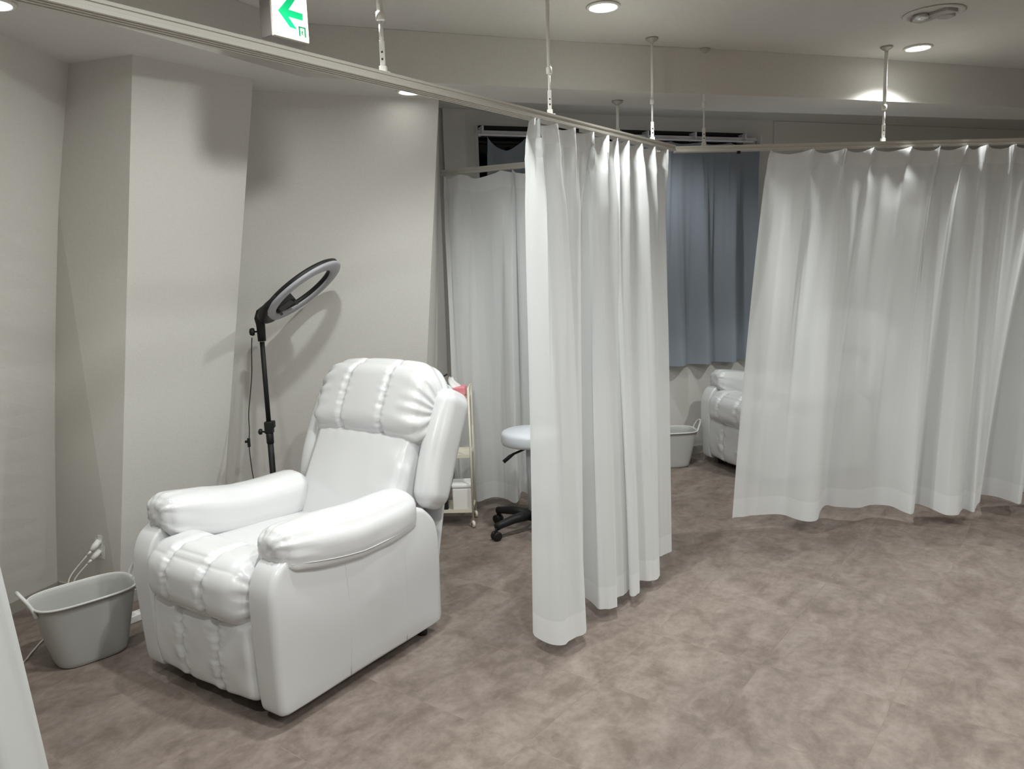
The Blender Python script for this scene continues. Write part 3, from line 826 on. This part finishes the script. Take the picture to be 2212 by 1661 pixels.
# ================================================================ RING LIGHT
RX, RY = -1.214, 3.75
t = thing('ring_light', 'black ring light on a tripod stand behind the front recliner', 'lamp', (RX, RY, 0))
tube('pole', [(0, 0, .10), (0, 0, .78)], .0150, 'black_metal', t)
tube('pole', [(0, 0, .76), (0, 0, 1.24)], .0118, 'black_metal', t)
bm = bmesh.new(); add_box(bm, (0, 0, .785), (.040, .036, .060), None, .006); add_box(bm, (0.012, 0, .80), (.034, .03, .034), None, .004); bm_obj('clamp', bm, 'black_plastic', t, True)
lathe('clamp_knob', [(.004, 0), (.004, .022), (.014, .024), (.015, .036), (.008, .042), (0, .043)], 'black_plastic', t, 16, (-.012, 0, .762), True, (-1, -.2, .1))
lathe('collar', [(.013, .70), (.018, .705), (.018, .755), (.013, .76)], 'black_plastic', t, 20)
for k in range(3):
    a = math.radians(90 + 120 * k)
    l = tube('tripod_leg', [(.016 * math.cos(a), .016 * math.sin(a), .40), (.14 * math.cos(a), .14 * math.sin(a), .13), (.195 * math.cos(a), .195 * math.sin(a), .012)], .008, 'black_metal', t)
    tube('brace', [(.013 * math.cos(a), .013 * math.sin(a), .16), (.095 * math.cos(a), .095 * math.sin(a), .225)], .005, 'black_metal', l)
    lathe('rubber_foot', [(0, 0), (.012, 0), (.012, .02), (0, .022)], 'black_plastic', l, 12, (.195 * math.cos(a), .195 * math.sin(a), 0))
# neck
tube('neck', [(0, 0, 1.215), (0, 0, 1.29), (-.004, 0, 1.325), (.008, -.008, 1.352), (.030, -.012, 1.372)], [.019, .021, .024, .024, .018], 'black_plastic', t, 16)
lathe('metal_band', [(.0125, 1.212), (.0135, 1.214), (.0135, 1.219), (.0125, 1.221)], 'silver', t, 18)
lathe('tilt_knob', [(.004, 0), (.004, .018), (.017, .020), (.020, .030), (.015, .042), (0, .045)], 'black_plastic', t, 18, (-.012, 0, 1.262), True, (-1, -.3, 0.0))
# ring: axis N points to where the diffuser faces
vd = Vector((-0.955, 3.6, -0.09)).normalized()
cr_ = vd.cross(Vector((0, 0, 1))).normalized(); cu_ = cr_.cross(vd)
phi = math.radians(35)
pn = (cr_ * math.sin(phi) - cu_ * math.cos(phi))
RN = (pn * 0.970 - vd * 0.235).normalized()
e1 = (cr_ * math.cos(phi) + cu_ * math.sin(phi)).normalized(); e1 = (e1 - RN * e1.dot(RN)).normalized()
e2 = RN.cross(e1)
RC = Vector((-0.993 - RX, -.01, 1.452))
def ringmesh(name, prof, mat, parent, seg=96):
    """prof: closed (r, h) loop, h along RN"""
    V = []; Fc = []; n = len(prof)
    for k in range(seg):
        a = 2 * PI * k / seg
        for r, h in prof: V.append(RC + (e1 * math.cos(a) + e2 * math.sin(a)) * r + RN * h)
    for k in range(seg):
        k2 = (k + 1) % seg
        for i in range(n): j = (i + 1) % n; Fc.append((k * n + i, k * n + j, k2 * n + j, k2 * n + i))
    return mesh_obj(name, V, Fc, mat, parent, True)
ringmesh('ring_housing', [(.158, -.002), (.158, -.020), (.165, -.024), (.212, -.024), (.219, -.020), (.219, -.002), (.212, .001), (.165, .001)], 'black_plastic', t)
ringmesh('ring_diffuser', [(.160, -.004), (.160, .005), (.166, .011), (.190, .013), (.214, .011), (.2215, .005), (.2215, -.004)], 'grey_diffuser', t)
# yoke that joins the ring to the neck
yk = [RC + (e1 * math.cos(a) + e2 * math.sin(a)) * .220 - RN * .012 for a in [math.radians(180 + x) for x in (-60, -40, -22, -7, 7, 22, 40, 60)]]
tube('yoke', yk, [.006, .014, .024, .030, .030, .024, .014, .006], 'black_plastic', t, 14)
# phone holder inside the ring
ph = RC - e1 * .105 - RN * .006
q = Matrix((e1, e2, RN)).transposed()
bm = bmesh.new()
add_box(bm, (0, 0, 0), (.085, .10, .030), None, .006); add_box(bm, (.045, 0, .008), (.014, .095, .046), None, .003); add_box(bm, (-.045, 0, .010), (.014, .075, .040), None, .003); add_box(bm, (-.062, 0, -.004), (.05, .018, .012), None, .002)
bmesh.ops.rotate(bm, cent=(0, 0, 0), matrix=q, verts=bm.verts); bmesh.ops.translate(bm, vec=ph, verts=bm.verts)
bm_obj('phone_holder', bm, 'black_plastic', t, False)
cab = catmull([(-.045, -.008, 1.235), (-.050, -.012, 1.18), (-.058, -.016, 1.06), (-.072, -.02, .96), (-.088, -.022, .86), (-.092, -.02, .78), (-.100, -.02, .70), (-.098, -.02, .60), (-.09, -.01, .40), (-.11, .02, .18), (-.13, .02, .02), (-.20, .03, .005), (-.26, .05, .005)], 8)
cb = tube('power_cable', cab, .0024, 'black_plastic', t, 8)
bm = bmesh.new(); add_box(bm, (-.1, -.02, .715), (.013, .012, .045), None, .003); add_box(bm, (-.112, -.02, .72), (.014, .01, .012), None, .003); bm_obj('dimmer_switch', bm, 'black_plastic', t)

# ================================================================ GREY TUB
def make_tub(label, loc, rz):
    t = thing('laundry_tub', label, 'tub', loc, rz, 'grey plastic tubs')
    H = .27
    def loop(z, ax, ay, n=72, e=3.4):
        out = []
        for k in range(n):
            a = 2 * PI * k / n
            c, s = math.cos(a), math.sin(a)
            out.append(Vector((ax * math.copysign(abs(c) ** (2 / e), c), ay * math.copysign(abs(s) ** (2 / e), s), z)))
        return out
    L = []
    B = [(0.0, .02), (0.0, .90), (.006, .97), (.02, 1.0)]
    for z, k in B: L.append(loop(z, .135 * max(k, .02), .100 * max(k, .02)))
    for i in range(1, 11):
        f = i / 10; L.append(loop(.02 + (H - .02) * f, .135 + .052 * f ** .9, .100 + .028 * f ** .9))
    for z, dx in ((H - .004, .006), (H + .003, .008), (H + .006, .005), (H + .004, -.001)): L.append(loop(z, .187 + dx, .128 + dx))
    for i in range(0, 10):
        f = 1 - i / 10; L.append(loop(.012 + (H - .012) * f, .131 + .052 * f ** .9, .096 + .028 * f ** .9))
    L.append(loop(.008, .10, .07)); L.append(loop(.008, .002, .002))
    n = 72; V = [v for l in L for v in l]; Fc = []
    for i in range(len(L) - 1):
        for k in range(n): a = i * n + k; b = i * n + (k + 1) % n; Fc.append((a, b, b + n, a + n))
    Fc.append(tuple(range(n)))
    mesh_obj('tub_body', V, Fc, 'grey_plastic', t, True)
    rim = loop(H + .003, .193, .134, 72); rim.append(rim[0].copy())
    tube('rim', rim, .0048, 'grey_plastic_light', t, 8)
    for s in (-1, 1):
        hp = catmull([(s * .186, -.052, H - .03), (s * .196, -.050, H + .005), (s * .214, -.040, H + .045), (s * .226, -.018, H + .066), (s * .228, .0, H + .070), (s * .226, .018, H + .066), (s * .214, .040, H + .045), (s * .196, .050, H + .005), (s * .186, .052, H - .03)], 6)
        V, Fc = tube_data(hp, .0075, 10)
        mesh_obj('handle', V, Fc, 'grey_plastic_light', t, True)
    return t
tub = make_tub('empty grey plastic tub with two handles left of the front recliner', (-1.792, 3.005, 0), math.radians(45))
copy_tree(tub, (1.185, 5.68, 0), math.radians(5), 'grey plastic tub in the far bay, partly behind the front curtain')

# ================================================================ STOOL
t = thing('rolling_stool', 'round white stool on black casters, half behind the front curtain', 'stool', (.098, 4.33, 0))
lathe('seat', [(0, .520), (.150, .520), (.166, .526), (.172, .540), (.172, .580), (.166, .594), (.150, .601), (.08, .605), (0, .606)], 'stool_vinyl', t, 56)
lathe('seat_plate', [(0, .505), (.09, .505), (.09, .521), (0, .521)], 'stool_steel', t, 30)
lathe('column', [(.026, .10), (.026, .34), (.031, .345), (.031, .50), (0, .505)], 'stool_vinyl', t, 24)
tube('height_lever', [(-.03, -.02, .497), (-.10, -.055, .478), (-.125, -.07, .465), (-.160, -.085, .440)], [.006, .007, .011, .011], 'black_plastic', t)
hub = lathe('hub', [(.0, .070), (.045, .072), (.048, .10), (.035, .125), (.0, .13)], 'black_plastic', t, 24)
for k in range(5):
    a = math.radians(215 + 72 * k)
    c, s = math.cos(a), math.sin(a)
    l = tube('base_leg', [(.03 * c, .03 * s, .100), (.14 * c, .14 * s, .098), (.22 * c, .22 * s, .086), (.262 * c, .262 * s, .078)], [.030, .026, .022, .022], 'black_plastic', t, 12)
    for o in (-.014, .014):
        lathe('caster_wheel', [(.0, -.009), (.020, -.009), (.0265, -.006), (.0265, .006), (.020, .009), (.0, .009)], 'black_plastic', l, 24, (.262 * c - s * o * 1.0, .262 * s + c * o, .0265), True, (-s, c, 0))
    tube('caster_stem', [(.262 * c, .262 * s, .03), (.262 * c, .262 * s, .075)], .008, 'black_plastic', l, 10)

# ================================================================ SHELF TROLLEY
TX, TY = -.258, 4.69
tr = Vector((-.30, .0, 0))     # the trolley runs to the left from its right hand posts
t = thing('shelf_trolley', 'slim cream metal three tier trolley behind the front recliner', 'trolley', (-.432, 4.515, 0), math.radians(-2))
# local: width x -.18..+.18, depth y -.12..+.12
for x in (-.178, .178):
    for y in (-.095, .095):
        tube('post', [(x, y, .045), (x, y, .845)], .0065, 'cream_metal', t, 8)
for z in (.765, .430, .095):
    bm = bmesh.new(); add_box(bm, (0, 0, z), (.35, .19, .004))
    for y in (-.095, .095): add_box(bm, (0, y, z + .008), (.355, .004, .020))
    for x in (-.176, .176): add_box(bm, (x, 0, z + .008), (.004, .19, .020))
    bm_obj('shelf', bm, 'cream_metal', t)
for x in (-.178, .178):
    for y in (-.095, .095):
        c = tube('caster', [(x, y, .03), (x, y, .05)], .006, 'cream_metal', t, 8)
        lathe('wheel', [(.0, -.009), (.015, -.009), (.0215, -.006), (.0215, .006), (.015, .009), (.0, .009)], 'cream_metal', c, 20, (x, y, .0215), True, (1, .4, 0))
        lathe('axle', [(0, 0), (.006, 0), (.006, .022), (0, .022)], 'black_plastic', c, 10, (x - .010, y - .004, .0215), True, (1, .4, 0))
    tube('top_handle', [(x, -.095, .843), (x, -.04, .843), (x, .04, .843), (x, .095, .843)], .0055, 'cream_metal', t, 8)
# things on the trolley
wx = thing('pink_tissue_pack', 'pink box with a white tissue on the top tier of the trolley', 'box', (-.321, 4.505, .7675), 0)
bm = bmesh.new(); add_box(bm, (0, 0, .012), (.095, .11, .022), None, .004); bm_obj('tray', bm, 'peach', wx, True)
bm = bmesh.new(); add_box(bm, (0, 0, .050), (.088, .10, .052), None, .010)
for v in bm.verts: v.co += Vector((nz3(v.co.x * 30, v.co.y * 30, 1), nz3(v.co.y * 30, 2, v.co.z * 30), nz3(v.co.x * 30, v.co.z * 30, 5))) * .010
bm_obj('pack', bm, 'pink_plastic', wx, True)
V = []; Fc = []
for j in range(7):
    for k in range(16):
        a = 2 * PI * k / 16; r = .030 * (1 - j / 7.5) * (1 + .35 * math.sin(3 * a + j)) + .004
        V.append(Vector((-.022 + r * math.cos(a) - .02 * j / 6, r * math.sin(a), .072 + .010 * j + .006 * math.sin(2 * a))))
for j in range(6):
    for k in range(16): Fc.append((j * 16 + k, j * 16 + (k + 1) % 16, (j + 1) * 16 + (k + 1) % 16, (j + 1) * 16 + k))
mesh_obj('tissue', V, Fc, 'tissue', wx, True)
bn = thing('pump_bottle', 'small dark topped bottle beside the pink box on the trolley', 'bottle', (-.412, 4.53, .7675))
lathe('bottle', [(0, 0), (.022, 0), (.024, .005), (.024, .075), (.014, .09), (.010, .10)], 'white_plastic', bn, 20)
tube('nozzle', [(0, 0, .10), (0, 0, .128), (.012, 0, .138), (.030, 0, .146)], .005, 'black_plastic', bn, 8)
wb = thing('storage_box', 'white plastic box with a lid on the bottom tier of the trolley', 'box', (-.322, 4.515, .0975), 0)
bm = bmesh.new(); add_box(bm, (0, 0, .068), (.115, .13, .134), None, .010); bm_obj('container', bm, 'white_plastic', wb, True)
bm = bmesh.new(); add_box(bm, (0, 0, .148), (.121, .136, .026), None, .010); bm_obj('lid', bm, 'tissue', wb, True)
bd = thing('black_device', 'small black device on the bottom tier beside the white box', 'device', (-.455, 4.50, .0975), .1)
bm = bmesh.new(); add_box(bm, (0, 0, .055), (.09, .12, .110), None, .016); bm_obj('casing', bm, 'black_plastic', bd, True)
tube('bail_handle', [(-.035, 0, .105), (-.03, 0, .135), (0, 0, .148), (.03, 0, .135), (.035, 0, .105)], .004, 'silver', bd, 8)

# ================================================================ OUTLET, PLUGS, CORDS
# the outlet sits on the leaning side face of the pillar
def side_pt(a, z, off=0.0):
    """a: 0 at the inner corner .. 1 at the pillar edge"""
    p = lift(0, z).lerp(lift(1, z), a)
    e = (lift(1, z) - lift(0, z)).normalized(); s = (lift(0, 1.0) - lift(0, 0)).normalized()
    n = e.cross(s).normalized()
    if n.y > 0: n = -n
    return p + n * off
def quadbox(bm, f, a0, a1, z0, z1, o0, o1):
    vs = [bm.verts.new(f(a, z, o)) for a in (a0, a1) for z in (z0, z1) for o in (o0, o1)]
    for q in ((0, 1, 3, 2), (4, 6, 7, 5), (0, 4, 5, 1), (2, 3, 7, 6), (0, 2, 6, 4), (1, 5, 7, 3)): bm.faces.new([vs[i] for i in q])
ol = thing('wall_outlet', 'white wall outlet plate above the grey tub', 'outlet')
AO0, AO1 = 0.615, 0.770
bm = bmesh.new(); quadbox(bm, side_pt, AO0, AO1, .240, .382, .0005, .007); bm_obj('cover_plate', bm, 'white_plastic', ol)
bm = bmesh.new(); quadbox(bm, side_pt, AO0 + .045, AO1 - .045, .262, .360, .007, .0095); bm_obj('socket_insert', bm, 'white_plastic', ol)
def plug(name_label, a, z, drop, path):
    t = thing('plugged_cord', name_label, 'power cord')
    p0 = side_pt(a, z, .010); p1 = side_pt(a, z - drop, .050); p2 = side_pt(a - .02, z - drop * 1.5, .066)
    tube('plug', [p0, p0.lerp(p1, .5), p1], [.013, .015, .011], 'white_plastic', t, 12)
    tube('strain_relief', [p1, p2], [.007, .004], 'white_plastic', t, 10)
    tube('cord', catmull([p2] + [Vector(p) for p in path], 8), .0032, 'cord_white', t, 8)
    return t
plug('white cord from the upper plug of the wall outlet, falling behind the tub', .69, .335, .035, [(-2.055, 3.37, .20), (-2.072, 3.345, .14), (-2.10, 3.32, .06), (-2.11, 3.26, .006), (-2.08, 3.20, .004), (-2.00, 3.19, .004)])
plug('white cord from the lower plug of the wall outlet, hanging straight down', .70, .285, .030, [(-2.050, 3.38, .17), (-2.052, 3.37, .10), (-2.05, 3.36, .03), (-1.98, 3.34, .005), (-1.85, 3.32, .005)])
fc = thing('floor_cord', 'beige cord lying on the floor between the left curtain and the tub', 'power cord')
tube('cord', catmull([(-1.93, 3.20, .004), (-2.00, 3.19, .004), (-2.066, 3.161, .004), (-2.05, 3.03, .005), (-2.035, 2.96, .004), (-2.030, 2.90, .004), (-2.022, 2.85, .004), (-2.02, 2.70, .004), (-2.1, 2.45, .004)], 8), .0036, 'cord_white', fc, 8)
pa = thing('power_strip', 'white power strip on the floor behind the tub by the wall', 'power strip', (-1.725, 3.335, 0), math.radians(53))
bm = bmesh.new(); add_box(bm, (0, 0, .018), (.20, .055, .034), None, .005); bm_obj('casing', bm, 'white_plastic', pa, True)
bm = bmesh.new()
for x in (-.06, 0, .06): add_box(bm, (x, 0, .0355), (.036, .034, .002))
bm_obj('sockets', bm, 'grey_plastic_light', pa)
